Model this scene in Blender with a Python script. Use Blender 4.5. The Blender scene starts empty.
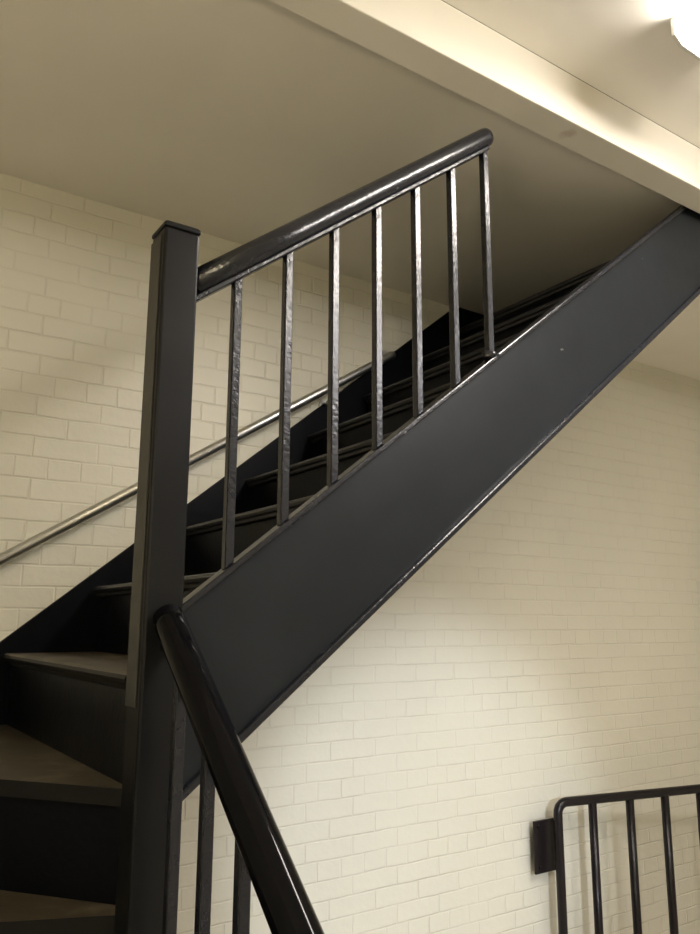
import bpy, bmesh, math
from mathutils import Vector, Matrix
C = bpy.context.scene.collection
ZO = 2.1                      # eye height above the lower floor; everything below is laid out from eye level
S = bpy.context.scene

# ---------------------------------------------------------------- materials
def mat(name):
    m = bpy.data.materials.new(name); m.use_nodes = True
    nt = m.node_tree; b = nt.nodes['Principled BSDF']
    return m, nt, b, nt.nodes, nt.links

def noise(nd, lk, co, scale, detail=3, rough=.5):
    n = nd.new('ShaderNodeTexNoise'); n.inputs['Scale'].default_value = scale
    n.inputs['Detail'].default_value = detail; n.inputs['Roughness'].default_value = rough
    lk.new(co, n.inputs['Vector']); return n

def ramp(nd, lk, src, stops):
    r = nd.new('ShaderNodeValToRGB'); el = r.color_ramp.elements
    el[0].position, el[0].color = stops[0][0], (*stops[0][1], 1)
    el[1].position, el[1].color = stops[1][0], (*stops[1][1], 1)
    for p, c in stops[2:]:
        e = el.new(p); e.color = (*c, 1)
    lk.new(src, r.inputs[0]); return r

def gloss_paint(name, col, rough=.28, bump=.25, chips=False, spec=.5, scale=70):
    m, nt, b, nd, lk = mat(name)
    co = nd.new('ShaderNodeTexCoord').outputs['Object']
    n1 = noise(nd, lk, co, 6, 4)
    r = ramp(nd, lk, n1.outputs['Fac'], [(.3, tuple(c*.86 for c in col)), (.7, tuple(c*1.12 for c in col))])
    out = r.outputs[0]
    if chips:
        n3 = noise(nd, lk, co, 34, 2); rr = ramp(nd, lk, n3.outputs['Fac'], [(.775, (0, 0, 0)), (.79, (1, 1, 1))])
        mx = nd.new('ShaderNodeMixRGB'); lk.new(rr.outputs[0], mx.inputs[0]); lk.new(out, mx.inputs[1])
        mx.inputs[2].default_value = (.16, .15, .13, 1); out = mx.outputs[0]
    lk.new(out, b.inputs['Base Color'])
    n4 = noise(nd, lk, co, 9, 4)
    mr = nd.new('ShaderNodeMapRange'); mr.inputs[3].default_value = rough*.8; mr.inputs[4].default_value = rough*1.35
    lk.new(n4.outputs['Fac'], mr.inputs[0]); lk.new(mr.outputs[0], b.inputs['Roughness'])
    b.inputs['Specular IOR Level'].default_value = spec
    n2 = noise(nd, lk, co, scale, 2)
    bp = nd.new('ShaderNodeBump'); bp.inputs['Strength'].default_value = bump; bp.inputs['Distance'].default_value = .003
    lk.new(n2.outputs['Fac'], bp.inputs['Height']); lk.new(bp.outputs[0], b.inputs['Normal'])
    return m

def wall_paint(name, col, stain=None):
    m, nt, b, nd, lk = mat(name)
    co = nd.new('ShaderNodeTexCoord').outputs['Object']
    n1 = noise(nd, lk, co, 1.7, 5)
    r = ramp(nd, lk, n1.outputs['Fac'], [(.3, tuple(c*.94 for c in col)), (.7, tuple(c*1.03 for c in col))])
    out = r.outputs[0]
    if stain:
        sub = nd.new('ShaderNodeVectorMath'); sub.operation = 'DISTANCE'
        n0 = noise(nd, lk, co, 30, 3)
        ad = nd.new('ShaderNodeVectorMath'); ad.operation = 'MULTIPLY_ADD'
        lk.new(n0.outputs['Color'], ad.inputs[0]); ad.inputs[1].default_value = (.07, .05, 0); lk.new(co, ad.inputs[2])
        lk.new(ad.outputs[0], sub.inputs[0]); sub.inputs[1].default_value = stain
        rr = ramp(nd, lk, sub.outputs['Value'], [(.012, (.55, .55, .55)), (.035, (0, 0, 0))])
        mx = nd.new('ShaderNodeMixRGB'); lk.new(rr.outputs[0], mx.inputs[0]); lk.new(out, mx.inputs[1])
        mx.inputs[2].default_value = (.35, .22, .13, 1); out = mx.outputs[0]
    lk.new(out, b.inputs['Base Color']); b.inputs['Roughness'].default_value = .55
    n2 = noise(nd, lk, co, 120, 3)
    bp = nd.new('ShaderNodeBump'); bp.inputs['Strength'].default_value = .12; bp.inputs['Distance'].default_value = .002
    lk.new(n2.outputs['Fac'], bp.inputs['Height']); lk.new(bp.outputs[0], b.inputs['Normal'])
    return m

def brick_paint(name, col, axis='xz', phase=(0, 0), rough=.42):
    """Painted brickwork: stretcher rows 8 in., a header row every fourth course, relief by bump."""
    m, nt, b, nd, lk = mat(name)
    co = nd.new('ShaderNodeTexCoord').outputs['Object']
    sp = nd.new('ShaderNodeSeparateXYZ'); lk.new(co, sp.inputs[0])
    cb = nd.new('ShaderNodeCombineXYZ')
    lk.new(sp.outputs[0 if axis[0] == 'x' else 1], cb.inputs[0]); lk.new(sp.outputs[2], cb.inputs[1])
    ad = nd.new('ShaderNodeVectorMath'); ad.operation = 'ADD'; lk.new(cb.outputs[0], ad.inputs[0])
    ad.inputs[1].default_value = (phase[0], phase[1], 0)
    nw = noise(nd, lk, co, 9, 2)                                  # hand-laid waviness
    wv = nd.new('ShaderNodeVectorMath'); wv.operation = 'MULTIPLY_ADD'
    lk.new(nw.outputs['Color'], wv.inputs[0]); wv.inputs[1].default_value = (.009, .009, 0); lk.new(ad.outputs[0], wv.inputs[2])
    br = nd.new('ShaderNodeTexBrick'); lk.new(wv.outputs[0], br.inputs['Vector'])
    br.offset = .5; br.offset_frequency = 2; br.squash = .5; br.squash_frequency = 4
    br.inputs['Scale'].default_value = 1; br.inputs['Brick Width'].default_value = .2032
    br.inputs['Row Height'].default_value = .0668; br.inputs['Mortar Size'].default_value = .0045
    br.inputs['Mortar Smooth'].default_value = .8
    br.inputs['Color1'].default_value = (1, 1, 1, 1); br.inputs['Color2'].default_value = (.9, .9, .9, 1)
    br.inputs['Mortar'].default_value = (0, 0, 0, 1)
    n1 = noise(nd, lk, co, 1.3, 5)
    r = ramp(nd, lk, n1.outputs['Fac'], [(.3, tuple(c*.95 for c in col)), (.7, tuple(c*1.03 for c in col))])
    mx = nd.new('ShaderNodeMixRGB'); mx.blend_type = 'MULTIPLY'
    mr = nd.new('ShaderNodeMapRange'); lk.new(br.outputs['Fac'], mr.inputs[0])
    mr.inputs[3].default_value = 0; mr.inputs[4].default_value = .09
    nq = noise(nd, lk, co, 3, 3); nr = nd.new('ShaderNodeMapRange'); lk.new(nq.outputs['Fac'], nr.inputs[0])
    nr.inputs[1].default_value = .35; nr.inputs[2].default_value = .65; nr.inputs[3].default_value = .25; nr.inputs[4].default_value = 1.1
    ml = nd.new('ShaderNodeMath'); ml.operation = 'MULTIPLY'; lk.new(mr.outputs[0], ml.inputs[0]); lk.new(nr.outputs[0], ml.inputs[1])
    lk.new(ml.outputs[0], mx.inputs[0]); lk.new(r.outputs[0], mx.inputs[1]); mx.inputs[2].default_value = (.55, .38, .25, 1)
    lk.new(mx.outputs[0], b.inputs['Base Color']); b.inputs['Roughness'].default_value = rough
    # relief: brick faces proud of the joint, each one slightly uneven
    n2 = noise(nd, lk, co, 45, 4, .6); n3 = noise(nd, lk, co, 6, 2)
    inv = nd.new('ShaderNodeMath'); inv.operation = 'MULTIPLY'; lk.new(br.outputs['Fac'], inv.inputs[0]); nf = noise(nd, lk, co, 5, 3); fr = nd.new('ShaderNodeMapRange'); lk.new(nf.outputs['Fac'], fr.inputs[0])
    fr.inputs[1].default_value = .35; fr.inputs[2].default_value = .65; fr.inputs[3].default_value = -.25; fr.inputs[4].default_value = -1.1; lk.new(fr.outputs[0], inv.inputs[1])
    a1 = nd.new('ShaderNodeMath'); a1.operation = 'MULTIPLY_ADD'; lk.new(n2.outputs['Fac'], a1.inputs[0]); a1.inputs[1].default_value = .35; lk.new(inv.outputs[0], a1.inputs[2])
    a2 = nd.new('ShaderNodeMath'); a2.operation = 'MULTIPLY_ADD'; lk.new(n3.outputs['Fac'], a2.inputs[0]); a2.inputs[1].default_value = .8; lk.new(a1.outputs[0], a2.inputs[2])
    bp = nd.new('ShaderNodeBump'); bp.inputs['Strength'].default_value = .6; bp.inputs['Distance'].default_value = .0042
    lk.new(a2.outputs[0], bp.inputs['Height']); lk.new(bp.outputs[0], b.inputs['Normal'])
    return m

def worn_tread(name):
    m, nt, b, nd, lk = mat(name)
    co = nd.new('ShaderNodeTexCoord').outputs['Object']
    n1 = noise(nd, lk, co, 7, 6, .6)
    r = ramp(nd, lk, n1.outputs['Fac'], [(.3, (.045, .037, .025)), (.55, (.08, .066, .045)), (.72, (.17, .145, .11))])
    ge = nd.new('ShaderNodeNewGeometry'); sz = nd.new('ShaderNodeSeparateXYZ'); lk.new(ge.outputs['Normal'], sz.inputs[0])
    st = nd.new('ShaderNodeMapRange'); st.inputs[1].default_value = .45; st.inputs[2].default_value = .75; lk.new(sz.outputs[2], st.inputs[0])
    mx = nd.new('ShaderNodeMixRGB'); lk.new(st.outputs[0], mx.inputs[0]); mx.inputs[1].default_value = (.006, .0055, .005, 1); lk.new(r.outputs[0], mx.inputs[2])
    lk.new(mx.outputs[0], b.inputs['Base Color']); b.inputs['Roughness'].default_value = .5; b.inputs['Specular IOR Level'].default_value = .25
    n2 = noise(nd, lk, co, 90, 4)
    bp = nd.new('ShaderNodeBump'); bp.inputs['Strength'].default_value = .3; bp.inputs['Distance'].default_value = .002
    lk.new(n2.outputs['Fac'], bp.inputs['Height']); lk.new(bp.outputs[0], b.inputs['Normal'])
    return m

def metal(name, col, rough):
    m, nt, b, nd, lk = mat(name)
    co = nd.new('ShaderNodeTexCoord').outputs['Object']
    n = noise(nd, lk, co, 25, 4)
    mr = nd.new('ShaderNodeMapRange'); mr.inputs[3].default_value = rough*.8; mr.inputs[4].default_value = rough*1.3
    lk.new(n.outputs['Fac'], mr.inputs[0]); lk.new(mr.outputs[0], b.inputs['Roughness'])
    b.inputs['Base Color'].default_value = (*col, 1); b.inputs['Metallic'].default_value = 1
    return m

def glow(name, col, strength):
    m, nt, b, nd, lk = mat(name)
    b.inputs['Base Color'].default_value = (.8, .8, .78, 1)
    b.inputs['Emission Color'].default_value = (*col, 1); b.inputs['Emission Strength'].default_value = strength
    return m

CREAM = (.70, .675, .56)
M_brick = brick_paint('painted_brick', CREAM, 'xz', (-.73 + 4.064, -.4455 + .0668*80))
M_brick2 = brick_paint('painted_brick_side', CREAM, 'yz', (4.0, -.4455 + .0668*80))
M_ceil = wall_paint('ceiling_paint', (.84, .81, .74))
M_ceil2 = wall_paint('stairwell_ceiling_paint', (.82, .78, .68))
M_beam = wall_paint('beam_paint', (.80, .76, .66), stain=(-.793, .026, .02))
M_iron = gloss_paint('dark_gloss_paint', (.012, .013, .018), .24, .32, True, scale=95)
M_web = gloss_paint('stringer_paint', (.013, .0155, .019), .33, .12, True, spec=.24, scale=30)
M_newel = gloss_paint('newel_paint', (.0075, .0078, .0085), .34, .06, False, spec=.2, scale=30)
M_lit_strip = gloss_paint('post_lit_strip', (.027, .0255, .021), .42, .1)  # lighter than the shaft: warm light on the post's left face painted in
M_rail = gloss_paint('handrail_gloss_black', (.003, .003, .004), .08, .06, False, spec=.12, scale=18)
M_gate = gloss_paint('gate_paint', (.011, .0085, .009), .28, .2, spec=.3)
M_riser = gloss_paint('riser_paint', (.0035, .004, .006), .34, .2, spec=.1)
M_tread = gloss_paint('tread_paint', (.018, .0175, .019), .30, .25, spec=.35)
M_worn = worn_tread('worn_tread')
M_steel = metal('brushed_steel', (.60, .60, .58), .36)
M_floor = wall_paint('floor_paint', (.62, .59, .53))
M_glow = glow('opal_shade', (1, .93, .85), 16)
M_white = gloss_paint('white_enamel', (.7, .69, .65), .35, .05)

# ---------------------------------------------------------------- mesh helpers
def root(name, loc, label, cat, group=None):
    o = bpy.data.objects.new(name, None); C.objects.link(o)
    o.location = (loc[0], loc[1], loc[2] + ZO); o.empty_display_size = .1
    o['label'] = label; o['category'] = cat
    if group: o['group'] = group
    return o

def abs_loc(o):
    v = Vector((0, 0, 0))
    while o: v += o.location; o = o.parent
    return v

def obj(name, bm, m, parent=None, bevel=0, smooth=False, label=None, segs=2):
    """bm is in eye-level coordinates; the object's origin goes to its own lowest-centre point."""
    xs = [v.co for v in bm.verts]
    base = Vector(((min(c.x for c in xs)+max(c.x for c in xs))/2, (min(c.y for c in xs)+max(c.y for c in xs))/2, min(c.z for c in xs)))
    keep = m in (M_brick, M_brick2)
    if keep: base = Vector((0, 0, 0))
    bmesh.ops.recalc_face_normals(bm, faces=bm.faces[:])
    bmesh.ops.translate(bm, verts=bm.verts[:], vec=-base)
    me = bpy.data.meshes.new(name); bm.to_mesh(me); bm.free()
    me.materials.append(m)
    if smooth:
        for p in me.polygons: p.use_smooth = True
    o = bpy.data.objects.new(name, me); C.objects.link(o)
    w = base + Vector((0, 0, ZO))
    if parent: o.parent = parent; w = w - abs_loc(parent)
    o.location = w
    if bevel:
        b = o.modifiers.new('bevel', 'BEVEL'); b.width = bevel; b.segments = segs; b.limit_method = 'ANGLE'; b.angle_limit = math.radians(35)
    if label: o['label'] = label
    return o

def box(bm, x0, x1, y0, y1, z0, z1):
    vs = [bm.verts.new((x, y, z)) for x in (x0, x1) for y in (y0, y1) for z in (z0, z1)]
    for f in ((0, 1, 3, 2), (4, 6, 7, 5), (0, 4, 5, 1), (2, 3, 7, 6), (0, 2, 6, 4), (1, 5, 7, 3)):
        bm.faces.new([vs[i] for i in f])
    return bm
def B(*a): return box(bmesh.new(), *a)

def prism(bm, pts, d):
    """pts: list of 3D points (planar polygon), extruded by vector d."""
    d = Vector(d); a = [bm.verts.new(p) for p in pts]; b = [bm.verts.new(Vector(p)+d) for p in pts]
    bm.faces.new(a); bm.faces.new(b[::-1]); n = len(pts)
    for i in range(n): bm.faces.new((a[i], b[i], b[(i+1) % n], a[(i+1) % n]))
    return bm

def sweep(bm, path, prof, up=(0, 0, 1), radii=None):
    """closed profile [(u,v)] swept along path; radii scales the profile per point."""
    path = [Vector(p) for p in path]; rings = []
    for i, p in enumerate(path):
        t = (path[min(i+1, len(path)-1)] - path[max(i-1, 0)]).normalized()
        r = t.cross(Vector(up)); r.normalize(); u = r.cross(t)
        k = radii[i] if radii else 1
        rings.append([bm.verts.new(p + (r*a + u*b)*k) for a, b in prof])
    n = len(prof)
    for i in range(len(rings)-1):
        for j in range(n):
            bm.faces.new((rings[i][j], rings[i][(j+1) % n], rings[i+1][(j+1) % n], rings[i+1][j]))
    bm.faces.new(rings[0][::-1]); bm.faces.new(rings[-1]); return bm

def circ(r, n=20, sx=1, sy=1): return [(r*sx*math.cos(2*math.pi*i/n), r*sy*math.sin(2*math.pi*i/n)) for i in range(n)]

def round_ends(a, b, r, start=True, end=True, k=5):
    """path and radii for a bar a->b with domed ends."""
    a, b = Vector(a), Vector(b); t = (b-a).normalized(); P = []; R = []
    if start:
        for i in range(k): an = math.pi/2*(i+.35)/(k+.35); P.append(a + t*r*(1-math.sin(an))); R.append(max(.12, math.cos(math.pi/2-an)))
    else: P.append(a); R.append(1)
    if start: P.append(a+t*r); R.append(1)
    if end:
        P.append(b-t*r); R.append(1)
        for i in range(k-1, -1, -1): an = math.pi/2*(i+.35)/(k+.35); P.append(b - t*r*(1-math.sin(an))); R.append(max(.12, math.cos(math.pi/2-an)))
    else: P.append(b); R.append(1)
    return P, R

# ---------------------------------------------------------------- camera (fitted to the photograph's vanishing points)
cam = bpy.data.objects.new('camera', bpy.data.cameras.new('camera')); C.objects.link(cam)
a, b_, c_ = 0.594529925, 0.196589175, 0.00379027824
fw = Vector((math.sin(a)*math.cos(b_), math.cos(a)*math.cos(b_), math.sin(b_)))
rt = Vector((math.cos(a), -math.sin(a), 0)); up = rt.cross(fw)
r2 = math.cos(c_)*rt + math.sin(c_)*up; u2 = -math.sin(c_)*rt + math.cos(c_)*up
mw = Matrix((r2, u2, -fw)).transposed().to_4x4(); mw.translation = (0, 0, ZO)
cam.matrix_world = mw
cam.data.sensor_fit = 'VERTICAL'; cam.data.sensor_height = 24; cam.data.lens = 24*786.06/934
cam.data.clip_start = .02
S.camera = cam

# ---------------------------------------------------------------- the room
XL, XR, YF, YB, FL = -.66, 5.6, -3.2, 2.55, -ZO
ZC, ZS, ZB = 1.532, 1.427, 1.378      # room ceiling, stairwell ceiling, beam underside
def struct(name, bm, m, **k):
    o = obj(name, bm, m, **k); o['kind'] = 'structure'; return o
struct('floor', B(XL-.1, XR+.1, YF-.1, YB+.1, FL-.1, FL), M_floor)
struct('wall_back', B(XL-.1, XR+.1, YB, YB+.1, FL, ZC+.1), M_brick)
struct('wall_left', B(XL-.1, XL, YF, YB, FL, ZC+.1), M_brick2)
struct('wall_right', B(XR, XR+.1, YF, YB, FL, ZC+.1), M_brick2)
struct('wall_front', B(XL-.1, XR+.1, YF-.1, YF, FL, ZC+.1), M_brick)
Y0, Y1 = 1.283, 1.376
struct('trim_1', B(XL, XR, Y0, Y1, ZB, ZC), M_beam, bevel=.003)
struct('ceiling', B(XL, XR, YF, Y0, ZC, ZC+.1), M_ceil)
struct('ceiling_stairwell', B(XL, XR, Y1, YB, ZS, ZC+.1), M_ceil2)

# ---------------------------------------------------------------- the staircase
NX, NY, NH = .5245, 1.400, .036       # newel centre and half width
stair = root('staircase', (.8, 1.9, FL), 'dark grey painted steel staircase rising to the right along the cream brick wall', 'staircase')
XN, ZN, GO, RI = .735, .112, .260, .2012     # first reference nosing, going, rise
YI, YW = 1.409, 2.532                        # inner faces of the two stringers
TOPZ = ZS - .001
def tread_bm(x, z, y0, y1, x2):
    pr = [(x2, z), (x+.012, z), (x+.003, z-.004), (x, z-.011), (x+.003, z-.018), (x+.010, z-.022), (x+.013, z-.030), (x+.022, z-.034), (x2, z-.034)]
    return prism(bmesh.new(), [(p[0], y0, p[1]) for p in pr], (0, y1-y0, 0))
for k in range(-1, 7):
    x, z = XN + GO*k + (.010 if k < 0 else 0), ZN + RI*k
    y0 = YI if k >= 0 else NY+NH+.004
    x2 = x + GO + .03
    worn = (k == -1)
    obj('tread', tread_bm(x, z, y0, YW, min(x2, 2.60)), M_worn if worn else M_tread, stair, label='bare worn brown tread edge beside the post' if worn else None)
    zt = z - .0345; zb = z - RI + .0005
    if k == -1:
        obj('riser', B(x+.026, x+.034, y0, YW, zb, zt), M_riser, stair)
    else:
        obj('riser', B(x+.026, x+.030, y0, YW, zb, zt), M_riser, stair)
xk, zk = XN+GO*7, ZN+RI*6
obj('riser', B(xk+.026, xk+.030, YI, YW, zk+.0005, TOPZ), M_riser, stair)

# winders: half-plane clipping of the quarter turn
def clip(poly, n, d):
    out = []
    for i in range(len(poly)):
        p, q = poly[i], poly[(i+1) % len(poly)]
        dp, dq = p[0]*n[0]+p[1]*n[1]-d, q[0]*n[0]+q[1]*n[1]-d
        if dp >= 0: out.append(p)
        if dp*dq < 0:
            t = dp/(dp-dq); out.append((p[0]+(q[0]-p[0])*t, p[1]+(q[1]-p[1])*t))
    return out
XI = NX-NH-.002
T = [((XN-GO, NY+.04), (0, 1)),                            # straight nosing above
     ((.489, 1.471), (-.155, .199)),
     ((.486, 1.446), (-.161, .070)),
     ((.486, 1.350), (-1, 0))]
def halfplane(pt, dr):                                     # side further up the stair (clockwise of the nosing direction)
    n = Vector((dr[1], -dr[0])).normalized()
    if n.x*.2 + n.y*1 < 0 and abs(dr[0]) > 1e-6: n = -n
    return n, n.x*pt[0]+n.y*pt[1]
region = [(XL+.03, 1.2), (XI, 1.2), (XI, YW), (XL+.03, YW)]
for i, z in ((1, ZN-2*RI), (2, ZN-3*RI), (3, ZN-4*RI)):
    n, d = halfplane(*T[i]); poly = clip(region, n, d)
    if i > 1:
        nu, du = halfplane(*T[i-1]); poly = clip(poly, -nu, -du-.045)
    bm = prism(bmesh.new(), [(p[0], p[1], z-.03) for p in poly], (0, 0, .03))
    p2 = clip([(XI-.004, NY+NH+.0005), (.53, NY+NH+.0005), (.53, YW), (XI-.004, YW)], n, d)      # tongue that runs on behind the post
    if i > 1: p2 = clip(p2, -nu, -du-.045)
    if len(p2) > 2: prism(bm, [(p[0], p[1], z-.0302) for p in p2], (0, 0, .03))
    obj('tread', bm, M_worn, stair, bevel=.006 if i > 3 else 0, label='bare worn brown winder tread')
    # riser below this tread's nosing
    pt, dr = T[i]; u = Vector(dr).normalized()
    a0 = Vector(pt) + n*.028 - (u*.045 if i < 3 else u*0); far = a0
    if i == 1: a0 = a0 + u*.012
    for s in range(1, 4000):
        q = a0 + u*s*.001
        if q.x < XL+.03 or q.y > YW: break
        far = q
    w = n*.006
    zb = z-RI+.0005
    obj('riser', prism(bmesh.new(), [(a0.x, a0.y, zb), (far.x, far.y, zb), (far.x+w.x, far.y+w.y, zb), (a0.x+w.x, a0.y+w.y, zb)], (0, 0, RI-.031)), M_riser, stair)
# the flight the photographer stands on, coming down towards the viewer
for k in range(6):
    yn = 1.350 - .26*(k+1); z = ZN - RI*(5+k)
    if z - FL < .03: break
    obj('tread', B(XL+.03, XI-.02, yn, yn+.29, z-.03, z), M_worn, stair, bevel=.006, label='bare worn brown tread')
    obj('riser', B(XL+.03, XI-.02, yn+.026, yn+.031, max(z-RI+.0005, FL), z-.0305), M_riser, stair)

obj('inner_panel', B(.5305, .5345, NY+NH+.0005, YW, -1.35, -.33), M_riser, stair)

# outer stringer (web + two flanges) and wall stringer, cut level at the ceiling
SX0, ST, SB = NX+NH+.0005, (.785, -.411), (.790, -.768)
def band(lo, hi, x0, y0, y1, top=TOPZ):
    xh = (top-hi[1])/hi[0]; xl = (top-lo[1])/lo[0]
    pts = [(x0, y0, lo[0]*x0+lo[1]), (xl, y0, top), (xh, y0, top), (x0, y0, hi[0]*x0+hi[1])]
    return prism(bmesh.new(), pts, (0, y1-y0, 0))
web = obj('outer_stringer', band((SB[0], SB[1]+.004), (ST[0], ST[1]-.006), SX0, 1.393, 1.408), M_web, stair)
obj('top_flange', band((ST[0], ST[1]-.016), ST, SX0, 1.3815, 1.4205), M_iron, web, bevel=.0035)
obj('bottom_flange', band(SB, (SB[0], SB[1]+.020), SX0, 1.3795, 1.414), M_iron, web, bevel=.004)
WT = (.8150, -.445)
def wz(x): return WT[0]*x+WT[1]
xt = (TOPZ-WT[1])/WT[0]
wp = [(XL+.02, 2.533, -.95), (.25, 2.533, -.62), (2.60, 2.533, TOPZ-.25), (2.60, 2.533, TOPZ), (xt, 2.533, TOPZ), (.42, 2.533, wz(.42)), (.1, 2.533, -.28), (XL+.02, 2.533, -.50)]
obj('wall_stringer', prism(bmesh.new(), wp, (0, .0165, 0)), M_riser, stair, bevel=.003)
# stringer of the lower flight under the lower railing
def ybm(pts, x0, x1): return prism(bmesh.new(), [(x0, p[0], p[1]) for p in pts], (x1-x0, 0, 0))
LR = .768                                                 # slope of the lower flight
def ly(y, off): return off + LR*(y-1.138)
LS = -.80
obj('outer_stringer', ybm([(NY-NH-.001, ly(1.363, LS)), (-.40, ly(-.40, LS)), (-.40, max(FL+.001, ly(-.40, LS-.36))), (-.1, max(FL+.001, ly(-.1, LS-.36))), (NY-NH-.001, ly(1.363, LS-.36))], .522, .537), M_web, stair, bevel=.003)

# ---------------------------------------------------------------- newel post
post = root('newel_post', (NX, NY, FL), 'tall square dark grey newel post where the two railings meet', 'post')
obj('shaft', B(NX-NH, NX+NH, NY-NH, NY+NH, FL, .757), M_newel, post, bevel=.005)
cp = bmesh.new(); e = NH+.0018
lo = [(NX-e, NY-e), (NX+e, NY-e), (NX+e, NY+e), (NX-e, NY+e)]
v0 = [cp.verts.new((x, y, .757)) for x, y in lo]; v1 = [cp.verts.new((x, y, .766)) for x, y in lo]
v2 = [cp.verts.new((NX+(x-NX)*.82, NY+(y-NY)*.82, .772)) for x, y in lo]
cp.faces.new(v0[::-1]); cp.faces.new(v2)
for A_, B_2 in ((v0, v1), (v1, v2)):
    for i in range(4): cp.faces.new((A_[i], A_[(i+1) % 4], B_2[(i+1) % 4], B_2[i]))
obj('cap', cp, M_newel, post, bevel=.003)
obj('lit_strip', B(NX-NH-.0022, NX-NH-.0002, NY-NH+.017, NY+NH-.001, -.145, .745), M_lit_strip, post, bevel=.001,
    label='warm light on the left face, painted as a lighter brownish strip')

# ---------------------------------------------------------------- upper railing
rail = root('stair_railing', (1.0, 1.4, .2), 'short dark railing with seven square bars on the upper flight, right of the newel post', 'railing')
RT = .777
def rz(x): return .185 + RT*x          # underside line
r = .0262; zc = lambda x: rz(x) + .008/math.cos(math.atan(RT)) + r/math.cos(math.atan(RT))
P, R = [(NX+NH+.0005, 1.4, zc(NX+NH))], [1]
P2, R2 = round_ends((.8, 1.4, zc(.8)), (1.393, 1.4, zc(1.393)), .012, start=False)
prof = circ(r, 24)
obj('handrail', sweep(bmesh.new(), P+P2[0:1]+P2[1:], prof, radii=R+R2[0:1]+R2[1:]), M_iron, rail, smooth=True)
def under(x0, x1, y0, y1, t):
    return prism(bmesh.new(), [(x0, y0, rz(x0)), (x1, y0, rz(x1)), (x1, y0, rz(x1)+t), (x0, y0, rz(x0)+t)], (0, y1-y0, 0))
obj('under_bar', under(NX+NH+.0005, 1.3915, 1.384, 1.416, .014), M_iron, rail, bevel=.003)
for i in range(7):
    x = .661 + .12*i; h = .0095
    zt0, zt1 = rz(x-h)+.002, rz(x+h)+.002
    zb0, zb1 = ST[0]*(x-h)+ST[1], ST[0]*(x+h)+ST[1]
    bm = prism(bmesh.new(), [(x-h, 1.4-h, zb0), (x+h, 1.4-h, zb1), (x+h, 1.4-h, zt1), (x-h, 1.4-h, zt0)], (0, 2*h, 0))
    obj('baluster', bm, M_iron, rail, bevel=.0025)
# weld lump at the foot of the last bar
wl = bmesh.new(); bmesh.ops.create_icosphere(wl, subdivisions=3, radius=.019)
for v in wl.verts:
    v.co = Vector((v.co.x*1.25, v.co.y, v.co.z*.7)) * (1+.12*math.sin(v.co.x*300+v.co.y*210)); v.co += Vector((1.379, 1.396, ST[0]*1.379+ST[1]+.006))
obj('weld', wl, M_iron, rail, smooth=True)

# ---------------------------------------------------------------- lower railing
low = root('stair_railing', (.53, .8, -1.2), 'dark railing with thick round glossy handrail descending towards the viewer, before the newel post', 'railing')
LX, lr = .530, .0285
def lz(y): return -.365 + .80*(y-.896)
Pl, Rl = round_ends((LX, 1.3625, lz(1.3625)+.004), (LX, -.36, lz(-.36)), lr, start=True, end=True)
obj('handrail', sweep(bmesh.new(), Pl, circ(lr, 28), radii=Rl), M_rail, low, smooth=True)
obj('bracket', B(LX-.012, LX+.012, 1.30, NY-NH-.0005, lz(1.33)-.030, lz(1.33)-.002), M_iron, low, bevel=.003)
for i in range(13):
    y = 1.290 - .124*i; h = .0095
    if y < -.36: break
    zb = lambda q: ly(q, LS)+.001; zt = lambda q: lz(q)-lr*.7
    bm = prism(bmesh.new(), [(LX-h, y-h, zb(y-h)), (LX-h, y+h, zb(y+h)), (LX-h, y+h, zt(y+h)), (LX-h, y-h, zt(y-h))], (2*h, 0, 0))
    obj('baluster', bm, M_iron, low, bevel=.0025)

# ---------------------------------------------------------------- steel wall handrail
wr = root('steel_handrail', (1.1, 2.5, .6), 'slim silver steel handrail fixed along the cream brick wall above the stairs', 'handrail')
HY, hr = 2.475, .0165
def hz(x): return .1775 + .636*(x-.443)
path = [(-.2, HY, hz(-.2)), (1.870, HY, hz(1.870))]
for i in range(1, 6):
    an = math.pi/2*i/5; path.append((1.870+.022*math.sin(an), HY+.022*(1-math.cos(an)), hz(1.870)+.014*math.sin(an)))
path.append((1.892, YB-.008, hz(1.892)))
obj('pipe', sweep(bmesh.new(), path, circ(hr, 20)), M_steel, wr, smooth=True)
def disc(x, z, rad):
    bm = bmesh.new(); return sweep(bm, [(x, YB-.009, z), (x, YB-.0005, z)], circ(rad, 24))
obj('wall_flange', disc(1.892, hz(1.892), .036), M_steel, wr)
for x in (.945, 1.590):
    br = obj('bracket', sweep(bmesh.new(), [(x, HY, hz(x)-.012), (x, HY+.01, hz(x)-.045), (x, HY+.03, hz(x)-.06), (x, YB-.008, hz(x)-.06)], circ(.006, 10)), M_steel, wr, smooth=True)
    obj('wall_flange', disc(x, hz(x)-.06, .018), M_steel, br)

# ---------------------------------------------------------------- steel gate folded against the wall
gate = root('metal_gate', (2.725, 2.45, -1.9), 'black tubular steel gate with rounded corner standing against the lower brick wall', 'gate')
gd = Vector((3.496-2.725, 2.293-2.45, 0)).normalized(); g0 = Vector((2.730, 2.452, 0)); gzt, gzb = -.745, -1.93
def gp(s, z): q = g0 + gd*s; return (q.x, q.y, z)
pr_ = .0195; cr = .045; GW = 1.34
pth = [gp(0, gzb)]
pth.append(gp(0, gzt-cr))
for i in range(1, 7): an = math.pi/2*i/6; pth.append(gp(cr-cr*math.cos(an), gzt-cr+cr*math.sin(an)))
pth.append(gp(GW-cr, gzt))
for i in range(1, 7): an = math.pi/2*i/6; pth.append(gp(GW-cr+cr*math.sin(an), gzt-cr+cr*math.cos(an)))
pth.append(gp(GW, gzb))
gup = Vector((0, 0, 1)).cross(gd)
obj('frame', sweep(bmesh.new(), pth, circ(pr_, 16), up=gup), M_gate, gate, smooth=True)
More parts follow.
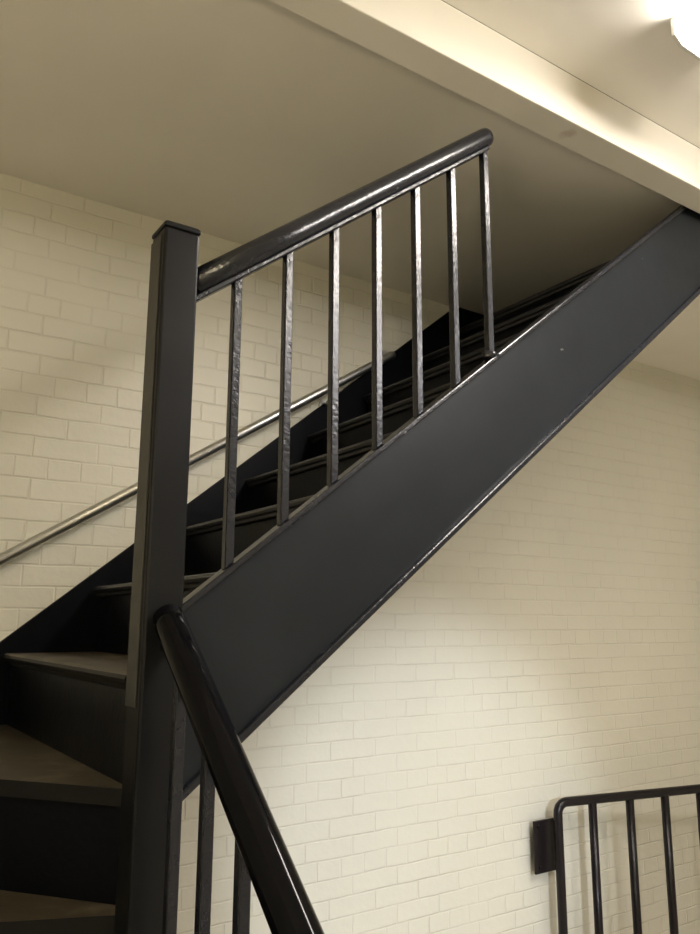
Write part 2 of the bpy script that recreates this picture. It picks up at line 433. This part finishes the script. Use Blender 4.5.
obj('bottom_rail', sweep(bmesh.new(), [gp(0, gzb+.03), gp(GW, gzb+.03)], circ(pr_*.95, 14)), M_gate, gate, smooth=True)
for s in (.183, .388, .590, .800, 1.000, 1.175):
    obj('bar', sweep(bmesh.new(), [gp(s, gzb+.03), gp(s, gzt)], circ(.0185, 14), up=gup), M_gate, gate, smooth=True)
for zz in (-.922, -1.70):
    pl = obj('mounting_plate', B(2.636, 2.790, 2.500, 2.510, zz-.104, zz+.104), M_gate, gate, bevel=.002)
    obj('wall_block', B(2.70, 2.76, 2.5105, 2.5495, zz-.05, zz+.05), M_gate, pl, bevel=.003)
    for bx in (2.660,):
        for bz in (-.08, .08):
            bb = bmesh.new(); sweep(bb, [(bx, 2.494, zz+bz), (bx, 2.4995, zz+bz)], circ(.009, 6))
            obj('bolt', bb, M_gate, pl)

# ---------------------------------------------------------------- ceiling lamp and added fill lights
def lamp(x, y, rad, label, m):
    t = root('ceiling_light', (x, y, ZC-.09), label, 'lamp', None)
    bs = bmesh.new(); sweep(bs, [(x, y, ZC-.001), (x, y, ZC-.026)], circ(rad*1.04, 40), up=(0, 1, 0)); obj('base', bs, M_white, t, bevel=.002)
    bm = bmesh.new(); n, kk = 40, 9; rings = []
    for i in range(kk):
        an = math.pi/2*i/kk; rr = rad*math.cos(an); z = ZC-.0265-.055*math.sin(an)
        rings.append([bm.verts.new((x+rr*math.cos(2*math.pi*j/n), y+rr*math.sin(2*math.pi*j/n), z)) for j in range(n)])
    tip = bm.verts.new((x, y, ZC-.0815))
    for i in range(kk-1):
        for j in range(n): bm.faces.new((rings[i][j], rings[i][(j+1) % n], rings[i+1][(j+1) % n], rings[i+1][j]))
    for j in range(n): bm.faces.new((rings[-1][j], rings[-1][(j+1) % n], tip))
    bm.faces.new(rings[0])
    obj('shade', bm, m, t, smooth=True)
M_glow2 = glow('fill_lamp_cool', (1, .95, .96), 16)
M_glow3 = glow('fill_lamp_warm', (1, .85, .60), 16)
# long wrap-around batten beside the beam; only its near end shows
BX0, BX1, BY0, BY1 = 1.665, 1.865, -.28, 1.00
bt = root('ceiling_light', (1.765, .36, ZC-.07), 'glowing white ceiling light close to the beam at the top right', 'lamp')
obj('base', B(BX0+.01, BX1-.01, BY0+.005, BY1-.005, ZC-.024, ZC-.0005), M_white, bt, bevel=.003)
dp = [(BX0+.004, BY0+.012, ZC-.0245), (BX0+.008, BY0+.012, ZC-.050), (BX0+.032, BY0+.012, ZC-.066), (BX1-.032, BY0+.012, ZC-.066), (BX1-.008, BY0+.012, ZC-.050), (BX1-.004, BY0+.012, ZC-.0245)]
obj('diffuser', prism(bmesh.new(), dp, (0, BY1-BY0-.024, 0)), M_glow, bt, bevel=.004)
for yy in (BY0, BY1-.0115):
    ep = [(BX0, yy, ZC-.0005), (BX0, yy, ZC-.052), (BX0+.030, yy, ZC-.071), (BX1-.030, yy, ZC-.071), (BX1, yy, ZC-.052), (BX1, yy, ZC-.0005)]
    obj('end_cap', prism(bmesh.new(), ep, (0, .0112, 0)), M_white, bt, bevel=.002)
lamp(2.5, -.7, .27, 'added round ceiling fill lamp, unseen behind the viewer, further right', M_glow2)  # added out of view to brighten the wall under the stairs
wl_ = root('added_wall_fill', (XL+.07, .15, .40), 'added globe fill light on the left wall, unseen behind the viewer', 'lamp')  # unseen globe, added as warm fill for the stairwell ceiling and left side
bm = bmesh.new(); bmesh.ops.create_uvsphere(bm, u_segments=32, v_segments=18, radius=.10, matrix=Matrix.Translation((XL+.125, .15, .50)))
obj('shade', bm, M_glow3, wl_, smooth=True)
obj('base', sweep(bmesh.new(), [(XL+.0005, .15, .50), (XL+.045, .15, .50)], circ(.06, 24)), M_white, wl_)

sp = bpy.data.lights.new('added_patch_spot', 'SPOT'); sp.energy = 115; sp.color = (.80, .87, 1)  # no fixture; added to throw the pale cool patch on the lower wall
sp.spot_size = math.radians(27); sp.spot_blend = .75; sp.shadow_soft_size = .05
so = bpy.data.objects.new('added_patch_spot', sp); C.objects.link(so); so.location = (.6, -1.5, .25+ZO)
so.rotation_euler = (Vector((2.13, 2.55, -.85)) - Vector((.6, -1.5, .25))).to_track_quat('-Z', 'Y').to_euler()

# ---------------------------------------------------------------- world, view
w = bpy.data.worlds.new('world'); S.world = w; w.use_nodes = True
w.node_tree.nodes['Background'].inputs[0].default_value = (.02, .02, .02, 1)
S.view_settings.view_transform = 'Standard'; S.view_settings.look = 'None'
S.view_settings.exposure = 1.97; S.view_settings.gamma = 1; S.view_settings.use_curve_mapping = False
S.cycles.use_denoising = True
S.cycles.max_bounces = 10; S.cycles.diffuse_bounces = 6
